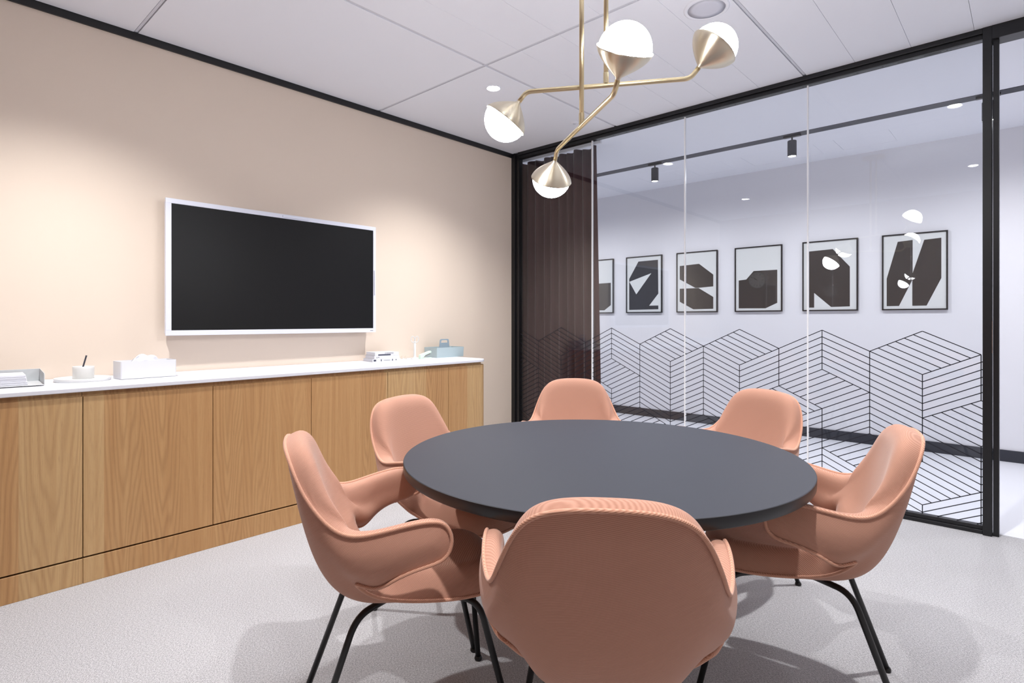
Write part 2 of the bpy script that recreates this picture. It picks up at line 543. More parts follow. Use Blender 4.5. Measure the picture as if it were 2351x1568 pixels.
# ------------------------------------------------------------------ corridor
CX0, CX1 = -3.0, 7.0
struct(box('floor_corridor', (CX0, 0.03, -0.08), (CX1, CY, 0), 'corridor_floor'))
struct(box('wall_corridor_far', (CX0, CY, 0), (CX1, CY + 0.12, H), 'wall_white'))
struct(box('wall_corridor_left', (CX0 - 0.12, 0, 0), (CX0, CY + 0.12, H), 'wall_white'))
struct(box('wall_corridor_right', (CX1, 0, 0), (CX1 + 0.12, CY + 0.12, H), 'wall_white'))
struct(box('wall_corridor_near_left', (CX0, -0.1, 0), (-0.12, 0.0, H), 'wall_white'))
struct(box('wall_corridor_near_right', (RX + 0.12, -0.1, 0), (CX1, 0.0, H), 'wall_white'))
struct(box('baseboard_corridor', (CX0, CY - 0.014, 0), (CX1, CY, 0.098), 'charcoal', bevel=0.002))
cc = struct(box('ceiling_corridor', (CX0, 0.0, H + 0.012), (CX1, CY, H + 0.1), 'ceiling'))
box('slab', (CX0, 0.046, H), (CX1, 1.145, H + 0.012), 'ceiling', cc)
TY0, TY1 = 1.15, 1.265
# soffit strip beyond the track, with access hatches let into it
box('slab', (CX0, 1.27, H), (CX1, 1.60, H + 0.012), 'ceiling', cc)
box('slab', (CX0, 2.01, H), (CX1, CY, H + 0.012), 'ceiling', cc)
hx = [CX0, 0.45, 0.88, 1.02, 1.42, 1.62, 2.28, 2.45, 2.88, CX1]
for i in range(9):
    ishatch = i in (1, 3, 5, 7)
    g = 0.002 if ishatch else 0.0
    box('access_hatch' if ishatch else 'slab', (hx[i] + g, 1.60 + g, H + (0.0006 if ishatch else 0)), (hx[i + 1] - g, 2.01 - g, H + 0.012), 'ceiling', cc)

# ------------------------------------------------------------------ curtain behind the first pane
tc = thing('curtain', 'burgundy pleated curtain hanging behind the left glass pane', 'curtain', (0.45, 0.16, 0))
bm = bmesh.new()
NX, NZ = 220, 12
random.seed(4)
grid = []
for i in range(NX + 1):
    s = i / NX
    col_ = []
    for k in range(NZ + 1):
        v = k / NZ
        z = 0.012 + v * (2.788 - 0.012 + 0.008 * math.sin(s * 40))
        x = -0.74 + s * (1.150 + 0.055 * (1 - v) * (1 if s > 0.5 else 0) * (s - 0.5) * 2)
        fl = 0.75 + 0.25 * (1 - v)
        y = (0.028 * math.sin(s * 2 * math.pi * 12 + 0.6 * math.sin(s * 9)) + 0.012 * math.sin(s * 2 * math.pi * 4.3 + 1 + v)) * fl
        col_.append(bm.verts.new((x, y, z)))
    grid.append(col_)
for i in range(NX):
    for k in range(NZ):
        bm.faces.new((grid[i][k], grid[i + 1][k], grid[i + 1][k + 1], grid[i][k + 1]))
o = obj('drape', bm, 'curtain', tc, smooth=True)
sd = o.modifiers.new('solid', 'SOLIDIFY'); sd.thickness = 0.003
box('curtain_rail', (-0.745, -0.012, 2.805), (0.46, 0.012, 2.84), 'white_plastic', tc)

# ================================================================== LIGHT FITTINGS
def spot(name, parent, loc, power, size, blend, rad, col=(1, 0.97, 0.94), rot=(0, 0, 0)):
    ld = bpy.data.lights.new(name, 'SPOT')
    ld.energy = power; ld.spot_size = R(size); ld.spot_blend = blend; ld.shadow_soft_size = rad; ld.color = col
    lo = bpy.data.objects.new(name, ld); COL.objects.link(lo)
    lo.parent = parent; lo.location = loc; lo.rotation_euler = rot
    return lo
for (x, y), lab in zip([(0.98, -1.305), (0.94, -3.60), (3.33, -3.54), (3.35, -1.30)],
                       ['glowing round recessed downlight in the ceiling above the left lamp globe',
                        'round recessed ceiling downlight near the beige wall, out over the cabinet end',
                        'round recessed ceiling downlight above the nearest chair',
                        'round recessed ceiling downlight in front of the glass beside the doorway post']):
    d = thing('recessed_downlight', lab, 'downlight', (x, y, H), group='recessed ceiling downlights')
    bm = bmesh.new()
    lathe(bm, [(0.052, -0.001), (0.052, -0.004), (0.047, -0.005), (0.044, -0.002), (0.044, 0.0)], 40, cap=False)
    obj('trim_ring', bm, 'ceiling', d, smooth=True)
    bm = bmesh.new(); lathe(bm, [(0.0441, -0.0015), (0.03, -0.0022), (0.004, -0.0025)], 40)
    obj('lens', bm, 'lens', d, smooth=True)
    spot('downlight_lamp', d, (0, 0, -0.02), DOWNLIGHT_W, 122, 1.0, 0.03, (1, 0.99, 0.985))

# corridor track with cylinder spotlights
trk = thing('lighting_track', 'dark grey lighting channel running along the corridor ceiling', 'lighting track', (2.0, (TY0 + TY1) / 2, H))
box('channel', (CX0 - 2.0, -0.0575, -0.002), (CX1 - 2.0, 0.0575, 0.011), 'charcoal', trk)
for x in (0.884, 2.219, 3.55, 4.9, 6.2, -0.45, -1.8):
    lab = {0.884: 'black cylinder spotlight on the corridor track nearest the burgundy curtain', 2.219: 'black cylinder spotlight on the corridor track left of the second glass seam'}.get(x, 'black cylinder spotlight on the corridor track out of view of the glass')
    s_ = thing('track_spotlight', lab, 'spotlight', (x, 1.205, H - 0.002), group='corridor track spotlights')
    bm = bmesh.new(); bmm(bm, (-0.07, -0.017, -0.016), (0.07, 0.017, 0)); obj('adapter', bm, 'black_metal', s_, bevel=0.002)
    bm = bmesh.new(); lathe(bm, [(0.007, -0.05), (0.007, -0.014)], 12); obj('stem', bm, 'black_metal', s_, smooth=False)
    bm = bmesh.new(); lathe(bm, [(0.034, -0.185), (0.037, -0.187), (0.037, -0.05), (0.034, -0.047), (0.004, -0.047)], 32, cap=False)
    obj('cylinder_body', bm, 'charcoal', s_)
    bm = bmesh.new(); lathe(bm, [(0.0335, -0.178), (0.002, -0.178)], 32); obj('lens', bm, 'lens', s_)
    spot('spotlight_lamp', s_, (0, 0, -0.195), TRACK_W, 179, 0.9, 0.03, (0.98, 0.985, 1.0))

# speaker, smoke detector, sprinkler in the ceiling
d = thing('ceiling_speaker', 'round flush ceiling loudspeaker with grey grille and white rim', 'speaker', (2.52, -1.285, H))
bm = bmesh.new(); lathe(bm, [(0.115, 0.0), (0.115, -0.004), (0.108, -0.008), (0.096, -0.008), (0.094, -0.005)], 48, cap=False); obj('rim', bm, 'ceiling', d, smooth=True)
bm = bmesh.new(); lathe(bm, [(0.0945, -0.0055), (0.06, -0.0065), (0.003, -0.007)], 48); obj('grille', bm, 'speaker', d, smooth=True)
d = thing('smoke_detector', 'white smoke detector on the ceiling partly behind the largest lamp globe', 'smoke detector', (2.02, -1.285, H))
bm = bmesh.new(); lathe(bm, [(0.055, 0.0), (0.055, -0.012), (0.048, -0.022), (0.036, -0.025), (0.034, -0.04), (0.024, -0.046), (0.002, -0.046)], 40, cap=False); obj('body', bm, 'ceiling', d, smooth=True)
for k in range(8):
    a = k * math.pi / 4
    bm = bmesh.new(); bx(bm, (0.0362 * math.cos(a), 0.0362 * math.sin(a), -0.032), (0.003, 0.003, 0.009)); obj('slot', bm, 'charcoal', d)
d = thing('sprinkler_head', 'small round white sprinkler cover on the ceiling near the glass corner', 'sprinkler', (0.985, -0.35, H))
bm = bmesh.new(); lathe(bm, [(0.036, 0.0), (0.036, -0.003), (0.03, -0.006), (0.016, -0.007)], 32); obj('cover_plate', bm, 'ceiling', d, smooth=True)
bm = bmesh.new(); lathe(bm, [(0.012, -0.012), (0.012, -0.007)], 20); obj('nozzle', bm, 'profile', d)

# pendant lamp: two rods, two arms, four half-globes
pd = thing('pendant_lamp', 'brass pendant lamp with four lit half-globe heads above the round table', 'pendant lamp', (2.615, -2.465, H))
RODS = [(Vector((2.644, -2.431, 2.05)), Vector((0.256, 0.154, 0)).normalized()),
        (Vector((2.585, -2.499, 1.90)), Vector((0.2455, -0.1695, 0)).normalized())]
base_v = Vector(pd.location)
bm = bmesh.new(); lathe(bm, [(0.10, 0.0), (0.10, -0.018), (0.095, -0.022), (0.01, -0.022)], 48); obj('ceiling_rose', bm, 'brass', pd, smooth=False)
def axis_matrix(p, d):
    d = d.normalized(); q = Vector((0, 0, 1)).rotation_difference(d)
    return Matrix.Translation(p) @ q.to_matrix().to_4x4()
for ri, (c, ad) in enumerate(RODS):
    c = c - base_v
    bm = bmesh.new(); tube(bm, [c + Vector((0, 0, 0.006)), (c.x, c.y, -0.02)], 0.0085, 16); r_ = obj('rod', bm, 'brass', pd, smooth=True)
    bm = bmesh.new(); lathe(bm, [(0.0098, c.z + 0.006), (0.0098, c.z + 0.045)], 16, Matrix.Translation((c.x, c.y, 0))); obj('collar', bm, 'brass', r_)
    up_end, dn_end = 1, -1          # the end along +ad rises, the other drops
    pts = []
    heads = []
    EL = R(52)
    for sgn in (-1, 1):
        h = ad * sgn; v = Vector((0, 0, 1 if sgn == 1 else -1))
        ax = (h * math.cos(EL) + v * math.sin(EL)).normalized()
        knee = c + h * 0.292
        tip = knee + ax * 0.044
        heads.append((tip, ax)); pts.append((knee, tip))
    path = fillet([pts[0][1], pts[0][0], pts[1][0], pts[1][1]], 0.075, 10)
    bm = bmesh.new(); tube(bm, path, 0.0085, 16); obj('arm', bm, 'brass', pd, smooth=True)
    for tip, ax in heads:
        RC, DC = 0.086, 0.086
        prof = [(0.0075, -0.004)]
        NP = 20
        for i in range(NP + 1):
            s = i / NP
            prof.append((max(0.0085, RC * (0.28 * s + 0.72 * math.sin(s * math.pi / 2))), DC * s))
        for i in range(6):
            prof.append((RC - 0.0015 - 0.0007 * i, DC - 0.001 - 0.002 * i))
        bm = bmesh.new(); lathe(bm, prof, 64, cap=False)
        cup = obj('lamp_cup', bm, 'cup', pd, smooth=True)
        cup.matrix_local = axis_matrix(tip, ax)
        prof = []
        RG = 0.080
        for i in range(17):
            a = i / 16 * math.pi / 2
            prof.append((max(0.0005, RG * math.cos(a)), DC - 0.004 + RG * math.sin(a)))
        bm = bmesh.new(); lathe(bm, [(0.07, DC - 0.012), (RG, DC - 0.008)] + prof, 48); g_ = obj('opal_globe', bm, 'globe', cup, smooth=True)

# ================================================================== FURNITURE
# round table
TC = (2.641, -2.472); TR, TZ = 0.685, 0.73
tb = thing('round_table', 'round charcoal meeting table on a black pedestal, ringed by six chairs', 'table', (TC[0], TC[1], 0))
bm = bmesh.new(); lathe(bm, [(TR - 0.02, TZ - 0.0338), (TR - 0.006, TZ - 0.034), (TR - 0.001, TZ - 0.030), (TR, TZ - 0.003), (TR - 0.0008, TZ - 0.0011)], 160)
obj('table_edge', bm, 'table_edge', tb, smooth=True)
bm = bmesh.new(); lathe(bm, [(TR - 0.0008, TZ - 0.0011), (TR - 0.0025, TZ)], 160); obj('table_top', bm, 'table', tb)
bm = bmesh.new(); lathe(bm, [(0.26, TZ - 0.045), (0.26, TZ - 0.0345)], 48); obj('mounting_plate', bm, 'black_metal', tb)
bm = bmesh.new(); lathe(bm, [(0.035, 0.012), (0.035, TZ - 0.045)], 32); obj('column', bm, 'black_metal', tb, smooth=False)
bm = bmesh.new(); lathe(bm, [(0.24, 0.0), (0.24, 0.006), (0.235, 0.010), (0.06, 0.016), (0.036, 0.018)], 64); obj('base_plate', bm, 'black_metal', tb)

# ---- armchair ------------------------------------------------------
def chair_surface():
    """control cage of the moulded shell, right half, then mirrored and subdivided"""
    # columns 0..3: back + seat, rows top -> seat front ; columns 4..7: arm, 4 rows
    c0 = [(0, -.338, .857), (0, -.324, .79), (0, -.306, .70), (0, -.286, .61), (0, -.258, .51), (0, -.205, .425), (0, -.11, .396), (0, .02, .390), (0, .16, .396), (0, .295, .408)]
    c1 = [(.09, -.336, .855), (.097, -.321, .785), (.100, -.302, .69), (.098, -.280, .60), (.090, -.250, .505), (.086, -.198, .424), (.09, -.105, .397), (.10, .02, .391), (.10, .16, .397), (.095, .295, .409)]
    c2 = [(.166, -.320, .830), (.178, -.298, .740), (.186, -.274, .655), (.182, -.247, .575), (.162, -.214, .495), (.138, -.170, .425), (.136, -.090, .402), (.146, .02, .398), (.158, .15, .402), (.155, .268, .410)]
    c3 = [(.207, -.283, .735), (.224, -.245, .655), (.232, -.210, .585), (.214, -.170, .518), (.180, -.122, .456), (.162, -.078, .428), (.168, -.03, .418), (.182, .045, .413), (.196, .13, .412), (.184, .22, .412)]
    a4 = [(.240, -.200, .632), (.254, -.176, .590), (.258, -.148, .542), (.236, -.106, .484)]
    a5 = [(.272, -.105, .648), (.282, -.096, .613), (.285, -.080, .573), (.273, -.066, .525)]
    a6 = [(.287, -.005, .671), (.295, .002, .637), (.297, .002, .598), (.291, -.005, .553)]
    a7 = [(.289, .066, .670), (.296, .086, .637), (.298, .086, .600), (.294, .066, .564)]
    cols = [c0, c1, c2, c3, a4, a5, a6, a7]
    bm = bmesh.new()
    V = {}
    for s in (1, -1):
        for j, c in enumerate(cols):
            if j == 0 and s == -1:
                for k in range(len(c)): V[(s, 0, k)] = V[(1, 0, k)]
                continue
            for k, p in enumerate(c):
                V[(s, j, k)] = bm.verts.new((p[0] * s, p[1], p[2]))
    for s in (1, -1):
        for j in range(7):
            n = min(len(cols[j]), len(cols[j + 1]))
            for k in range(n - 1):
                q = (V[(s, j, k)], V[(s, j + 1, k)], V[(s, j + 1, k + 1)], V[(s, j, k + 1)])
                bm.faces.new(q if s == 1 else q[::-1])
    me = bpy.data.meshes.new('cage'); bm.to_mesh(me); bm.free()
    o = bpy.data.objects.new('cage', me); COL.objects.link(o)
    ss = o.modifiers.new('s', 'SUBSURF'); ss.levels = 4; ss.render_levels = 4
    dg = bpy.context.evaluated_depsgraph_get()
    ev = o.evaluated_get(dg)
    m2 = bpy.data.meshes.new_from_object(ev)
    bpy.data.objects.remove(o, do_unlink=True)
    return m2

def make_chair():
    src = chair_surface()
    bm = bmesh.new(); bm.from_mesh(src)
    bm.normal_update()
    bm.verts.ensure_lookup_table()
    # interior side: towards a point above the seat
    cen = Vector((0, 0.0, 0.70))
    flip = sum(1 if v.normal.dot(cen - v.co) > 0 else -1 for v in bm.verts) < 0
    if flip:
        bmesh.ops.reverse_faces(bm, faces=bm.faces); bm.normal_update()
    bverts = [v for v in bm.verts if v.is_boundary]
    kd = kdtree.KDTree(len(bverts))
    for i, v in enumerate(bverts): kd.insert(v.co, i)
    kd.balance()
    # ordered boundary loop
    nxt = {}
    for e in bm.edges:
        if e.is_boundary:
            a, b = e.verts
            nxt.setdefault(a.index, []).append(b.index); nxt.setdefault(b.index, []).append(a.index)
    start = bverts[0].index; loop = [start]; prev = None; cur = start
    while True:
        c_ = [x for x in nxt[cur] if x != prev]
        prev, cur = cur, c_[0]
        if cur == start: break
        loop.append(cur)
    co = [v.co.copy() for v in bm.verts]; no = [v.normal.copy() for v in bm.verts]
    dist = [kd.find(v.co)[2] for v in bm.verts]
    faces = [[v.index for v in f.verts] for f in bm.faces]
    isb = [v.is_boundary for v in bm.verts]
    bm.free()
    RE = 0.044
    def thick(p):
        seat = min(1, max(0, (0.56 - p.z) / 0.10))
        arm = min(1, max(0, (p.y + 0.20) / 0.12)) * (1 - seat)
        return 0.066 + 0.018 * seat - 0.016 * arm
    # smoothed normals keep the pad even
    nb = [[] for _ in co]
    for f in faces:
        for i in range(4):
            nb[f[i]].append(f[(i + 1) % 4]); nb[f[(i + 1) % 4]].append(f[i])
    sn = [n.copy() for n in no]
    for it in range(12):
        sn = [(sn[i] + sum((sn[k] for k in nb[i]), Vector((0, 0, 0))) / len(nb[i])).normalized() for i in range(len(sn))]
    inner = []
    for i, (p, d) in enumerate(zip(co, dist)):
        t_ = thick(p); n = sn[i]
        u = min(1.0, d / RE)
        ph = u * math.pi / 2
        q = p.copy()
        if 1e-6 < d < RE:
            o_ = (kd.find(p)[0] - p).normalized()
            q += o_ * (d - RE * (1 - math.cos(ph)))
            # cushion swells slightly past the piping
            q += o_ * (0.002 + 0.013 * min(1, max(0, (p.z - 0.54) / 0.08))) * math.sin(2 * ph)
        elif d <= 1e-6:
            pass
        inner.append(q + n * (t_ * math.sin(ph)))
    for it in range(22):
        new = []
        for i, p in enumerate(inner):
            wgt = min(1, max(0, (dist[i] - 0.016) / 0.03)) * 0.5
            if wgt <= 0: new.append(p); continue
            a = sum((inner[k] for k in nb[i]), Vector((0, 0, 0))) / len(nb[i])
            new.append(p * (1 - wgt) + a * wgt)
        inner = new
    for it in range(4):
        inner = [p if isb[i] else p * 0.65 + sum((inner[k] for k in nb[i]), Vector((0, 0, 0))) / len(nb[i]) * 0.35 for i, p in enumerate(inner)]
    root = thing('armchair', 'x', 'armchair')
    def mk(name, verts, fs, mat):
        me = bpy.data.meshes.new(name); me.from_pydata([tuple(v) for v in verts], [], fs); me.update()
        for p in me.polygons: p.use_smooth = True
        me.materials.append(M[mat])
        o = bpy.data.objects.new(name, me); COL.objects.link(o); o.parent = root
        return o
    def sm(u):
        u = min(1.0, max(0.0, u)); return u * u * (3 - 2 * u)
    outer = [p - n * (0.006 * sm(d / 0.06)) for p, n, d in zip(co, sn, dist)]
    mk('outer_shell', outer, [f[::-1] for f in faces], 'wool')
    mk('padded_lining', inner, faces, 'wool')
    pp = [co[i] - no[i] * 0.0030 for i in loop]
    bm = bmesh.new(); tube(bm, pp[::2], 0.0050, 8, closed=True)
    obj('piping', bm, 'piping', root, smooth=True)
    pp2 = [inner[i] for i in loop]
    # legs
    for sx in (-1, 1):
        for sy, top, foot in ((1, (0.165, 0.195), (0.228, 0.285)), (-1, (0.150, -0.150), (0.185, -0.285))):
            pts = fillet([(0.035 * sx, 0.03 * sy, 0.375), (top[0] * sx, top[1], 0.383), (foot[0] * sx, foot[1], 0.008)], 0.07, 8)
            bm = bmesh.new(); tube(bm, pts, 0.0095, 12)
            lg = obj('leg', bm, 'black_tube', root, smooth=True)
            bm = bmesh.new(); lathe(bm, [(0.012, 0.0), (0.0135, 0.003), (0.0135, 0.008), (0.0105, 0.014)], 20, Matrix.Translation((foot[0] * sx, foot[1], 0)))
            obj('glide', bm, 'black_tube', lg)
    bm = bmesh.new(); bx(bm, (0, 0, 0.3805), (0.13, 0.14, 0.006)); obj('mounting_plate', bm, 'black_tube', root, bevel=0.002)
    return root

def copy_tree(o, parent=None):
    c = o.copy(); COL.objects.link(c); c.parent = parent
    for ch in o.children:
        copy_tree(ch, c)
    return c

CH = [  # back-top point on plan, facing angle
    ((3.212, -3.294), 125.2, 'salmon wool armchair seen from behind, nearest the camera'),
    ((2.180, -3.395), 61.0, 'salmon wool armchair in side view left of the table, in front of the oak cabinets'),
    ((1.682, -2.640), 9.0, 'pinkish salmon wool armchair tucked in between table and oak cabinet doors'),
    ((1.812, -1.490), -50.6, 'salmon wool armchair behind the table in front of the dark curtain pane'),
    ((2.838, -1.285), -109.0, 'salmon wool armchair behind the table in front of the middle glass panes'),
    ((3.514, -2.034), -163.0, 'salmon wool armchair in side view right of the table, nearest the doorway post'),
]
proto = make_chair()
for i, (p, ang, lab) in enumerate(CH):
    o = proto if i == 0 else copy_tree(proto)
    a = R(ang)
    o.location = (p[0] + 0.335 * math.cos(a), p[1] + 0.335 * math.sin(a), 0)
    o.rotation_euler = (0, 0, a - math.pi / 2)
    tag(o, lab, 'armchair', 'armchairs around the round table')

# ---- oak cabinets along the beige wall -----------------------------
FX = 0.581
YS = [-4.70, -4.135, -3.579, -3.020, -2.463, -1.914, -1.372, -0.949]
def cabinet(label, y0, y1, splits, rounded):
    c = thing('cabinet', label, 'cabinet', (0, (y0 + y1) / 2, 0), group='oak cabinets along the beige wall')
    oy = (y0 + y1) / 2
    RC = 0.10
    def plan(a, b, x1, inset=0.0):
        return rrect(0.005, a - oy, x1, b - oy, RC - inset, 10, (0, 0, 1, 0)) if rounded else rrect(0.005, a - oy, x1, b - oy, 0.01, 2, (0, 0, 0, 0))
    bm = bmesh.new(); prism(bm, plan(y0 + 0.001, y1 - 0.022, FX - 0.024, 0.02), 0.0, 0.848); obj('carcass', bm, 'gap', c)
    bm = bmesh.new(); prism(bm, plan(y0 + 0.001, y1 - (0.02 if rounded else 0.0005), FX - 0.022, 0.02), 0.848, 0.8755); obj('recess_strip', bm, 'oak', c)
    def strip(name, a, b, z0, z1, last):
        # curved board following the front, 18 mm thick
        outer_, inner_ = [], []
        if last and rounded:
            outer_ = [(FX, a - oy)] + [(FX - RC + RC * math.cos(R(t_)), b - oy - RC + RC * math.sin(R(t_))) for t_ in range(0, 91, 9)] + [(0.006, b - oy)]
            r2 = RC - 0.018
            inner_ = [(FX - 0.018, a - oy)] + [(FX - RC + r2 * math.cos(R(t_)), b - oy - RC + r2 * math.sin(R(t_))) for t_ in range(0, 91, 9)] + [(0.006, b - oy - 0.018)]
        else:
            outer_ = [(FX, a - oy), (FX, b - oy)]; inner_ = [(FX - 0.018, a - oy), (FX - 0.018, b - oy)]
        bm = bmesh.new(); prism(bm, outer_ + inner_[::-1], z0, z1)
        return obj(name, bm, 'oak', c, bevel=0.0012, segs=1)
    for i, (a, b) in enumerate(zip(splits, splits[1:])):
        last = i == len(splits) - 2
        g1 = 0.0 if (last and rounded) else 0.0016
        strip('door', a + 0.0016, b - g1, 0.122, 0.854, last)
    strip('plinth', y0 + 0.0008, y1 - (0 if rounded else 0.0008), 0.0, 0.114, True)
    return c
cabinet('oak cabinet at the left picture edge, under the paper tray', YS[0], YS[2], YS[:3], False)
cabinet('long oak cabinet with five doors and rounded right end, under the wall screen', YS[2], YS[7], YS[2:], True)
bm = bmesh.new(); prism(bm, rrect(0.004, -4.70, 0.590, -0.935, 0.13, 14, (0, 0, 1, 0)), 0.876, 0.896)
tag(obj('countertop', bm, 'counter', bevel=0.003), 'long white worktop with rounded right corner on the oak cabinets', 'countertop')

# ---- wall screen ----------------------------------------------------
tv = thing('wall_screen', 'large black wall screen in a white frame on the beige wall', 'screen', (0.0, -2.388, 1.513))
HY, HZ = 0.712, 0.399
bm = bmesh.new(); bmm(bm, (0.03, -HY + 0.01, -HZ + 0.01), (0.083, HY - 0.01, HZ - 0.01)); obj('housing', bm, 'tv_white', tv, bevel=0.006)
bm = bmesh.new(); bmm(bm, (0.002, -0.3, -0.2), (0.031, 0.3, 0.2)); obj('wall_bracket', bm, 'black_metal', tv, bevel=0.003)
BZ = 0.028
for nm, lo, hi in (('bezel', (0.078, -HY, HZ - BZ), (0.092, HY, HZ)), ('bezel', (0.078, -HY, -HZ), (0.092, HY, -HZ + BZ + 0.002)),
                   ('bezel', (0.078, -HY, -HZ + BZ + 0.002), (0.092, -HY + 0.030, HZ - BZ)), ('bezel', (0.078, HY - 0.022, -HZ + BZ + 0.002), (0.092, HY, HZ - BZ))):
    box(nm, lo, hi, 'tv_white', tv, bevel=0.0012)
box('screen_panel', (0.080, -HY + 0.030, -HZ + BZ + 0.002), (0.0885, HY - 0.022, HZ - BZ), 'screen', tv)
box('pen_holder', (0.091, -0.02, HZ - 0.020), (0.099, 0.165, HZ - 0.009), 'tv_white', tv, bevel=0.002)
box('pen_holder', (0.091, HY - 0.016, -0.115), (0.099, HY - 0.006, 0.07), 'tv_white', tv, bevel=0.002)
box('maker_mark', (0.0918, HY - 0.05, -HZ + 0.011), (0.0922, HY - 0.024, -HZ + 0.0145), 'ink', tv)

# ---- things on the worktop ------------------------------------------
Z = 0.896
# paper tray
tr_ = thing('letter_tray', 'pale grey metal letter tray holding paper at the left end of the worktop', 'letter tray', (0.235, -3.850, Z), R(-4))
L2, W2 = 0.175, 0.125
box('tray_base', (-W2, -L2, 0.004), (W2, L2, 0.0065), 'tray_grey', tr_)
box('tray_back', (-W2, -L2, 0.0065), (-W2 + 0.002, L2, 0.066), 'tray_grey', tr_, bevel=0.0006)
bm = bmesh.new()
poly = [(-W2 + 0.002, 0.0065), (W2 - 0.01, 0.0065), (W2 - 0.01, 0.052), (W2 - 0.02, 0.058), (-W2 + 0.002, 0.066)]
va = [bm.verts.new((x, L2 - 0.002, z)) for x, z in poly]; vb = [bm.verts.new((x, L2, z)) for x, z in poly]
bm.faces.new(va); bm.faces.new(vb[::-1])
for i in range(5): bm.faces.new((va[i], vb[i], vb[(i + 1) % 5], va[(i + 1) % 5]))
obj('tray_side', bm, 'tray_grey', tr_)
for sx in (-0.1, 0.1):
    for sy in (-0.15, 0.15):
        bm = bmesh.new(); lathe(bm, [(0.006, 0.0), (0.006, 0.004)], 12, Matrix.Translation((sx, sy, 0))); obj('foot', bm, 'dark_pencil', tr_)
ps = thing('paper_stack', 'stack of white paper lying in the letter tray', 'paper', (0.235, -3.880, Z + 0.0068), R(-4))
bm = bmesh.new()
random.seed(2)
for i in range(26):
    dx, dy = random.uniform(-.0022, .0022), random.uniform(-.003, .003) - i * 0.0004
    z0 = i * 0.0018
    bmm(bm, (-0.103 + dx, -0.145 + dy, z0), (0.103 + dx, 0.145 + dy, z0 + 0.00165))
o = obj('sheets', bm, 'paper', ps); o['kind'] = 'stuff'
# plate + cup + pencil
pl = thing('plate', 'round off-white plate with a low rim under the cup', 'plate', (0.215, -3.510, Z))
bm = bmesh.new(); lathe(bm, [(0.112, 0.0), (0.116, 0.001), (0.119, 0.016), (0.117, 0.0175), (0.1145, 0.016), (0.111, 0.007), (0.002, 0.0065)], 72); obj('dish', bm, 'offwhite', pl, smooth=True)
cp = thing('cup', 'low straight off-white cup standing on the plate', 'cup', (0.155, -3.497, Z + 0.0068))
bm = bmesh.new(); lathe(bm, [(0.043, 0.0), (0.0455, 0.002), (0.046, 0.05), (0.046, 0.061), (0.0452, 0.062), (0.044, 0.061), (0.043, 0.006), (0.002, 0.005)], 56); obj('body', bm, 'offwhite', cp, smooth=True)
pn = thing('pencil', 'dark pencil leaning in the off-white cup', 'pencil', (0.165, -3.513, Z + 0.0122))
bm = bmesh.new(); tube(bm, [(0, 0, 0.004), (0.004, 0.026, 0.113)], 0.0042, 6); obj('barrel', bm, 'dark_pencil', pn)
bm = bmesh.new(); tube(bm, [(-0.00014, -0.001, 0.0), (0, 0, 0.004)], [0.0006, 0.0042], 6); obj('point', bm, 'dark_pencil', pn)
# tissue box
tx = thing('tissue_box', 'white open tissue box with a tissue standing out of it', 'tissue box', (0.245, -3.243, Z), R(2))
bm = bmesh.new()
po, pi_ = rrect(-0.066, -0.131, 0.066, 0.131, 0.008, 4), rrect(-0.063, -0.128, 0.063, 0.128, 0.006, 4)
n = len(po)
o0 = [bm.verts.new((x, y, 0.002)) for x, y in po]; o1 = [bm.verts.new((x, y, 0.092)) for x, y in po]
i1 = [bm.verts.new((x, y, 0.092)) for x, y in pi_]; i0 = [bm.verts.new((x, y, 0.012)) for x, y in pi_]
for i in range(n):
    k = (i + 1) % n
    bm.faces.new((o0[i], o0[k], o1[k], o1[i])); bm.faces.new((o1[i], o1[k], i1[k], i1[i])); bm.faces.new((i1[i], i1[k], i0[k], i0[i]))
bm.faces.new(o0[::-1]); bm.faces.new(i0)
obj('box_body', bm, 'white_plastic', tx)
bm = bmesh.new(); bmm(bm, (-0.058, -0.118, 0.0125), (0.058, 0.118, 0.078)); obj('tissue_pack', bm, 'paper', tx, bevel=0.004)
bm = bmesh.new()
NU, NV = 28, 10
g = []
for i in range(NU + 1):
    u = i / NU
    row = []
    for k in range(NV + 1):
        v = k / NV
        y = -0.062 + 0.125 * u + 0.01 * math.sin(v * 5)
        crest = 0.046 * math.sin(math.pi * min(1, max(0, u * 0.92 + 0.10))) ** 0.45
        x = (v - 0.5) * 0.055 + 0.012 * math.sin(u * 9 + v * 2)
        z = 0.076 + crest * (1 - (2 * v - 1) ** 2 * 0.85) + 0.005 * math.sin(u * 14 + v * 7)
        row.append(bm.verts.new((x, y, z)))
    g.append(row)
for i in range(NU):
    for k in range(NV): bm.faces.new((g[i][k], g[i + 1][k], g[i + 1][k + 1], g[i][k + 1]))
o = obj('tissue', bm, 'paper', tx, smooth=True); o.modifiers.new('s', 'SOLIDIFY').thickness = 0.0008

# books
def book(label, loc, rz, sx, sy, sz):
    b = thing('book', label, 'book', loc, rz, 'small stack of books on the worktop')
    hx_, hy_ = sx / 2, sy / 2
    box('page_block', (-hx_ + 0.003, -hy_ + 0.004, 0.0016), (hx_ - 0.001, hy_ - 0.004, sz - 0.0016), 'paper', b)
    box('cover', (-hx_, -hy_, 0), (hx_, hy_, 0.0015), 'white_plastic', b)
    box('cover', (-hx_, -hy_, sz - 0.0015), (hx_, hy_, sz), 'white_plastic', b)
    box('spine', (hx_ - 0.001, -hy_, 0.0), (hx_ + 0.0015, hy_, sz), 'white_plastic', b, bevel=0.0006)
    return b, hx_ + 0.0016, hy_, sz
def prt(b, x, y0, y1, z0, z1):
    box('spine_print', (x, y0, z0), (x + 0.0003, y1, z1), 'ink', b)
BX, BYY = 0.135, -1.655
b1, x, hy_, sz = book('bottom white book of the small stack with dark print', (BX, BYY, Z), R(-8), 0.165, 0.225, 0.021)
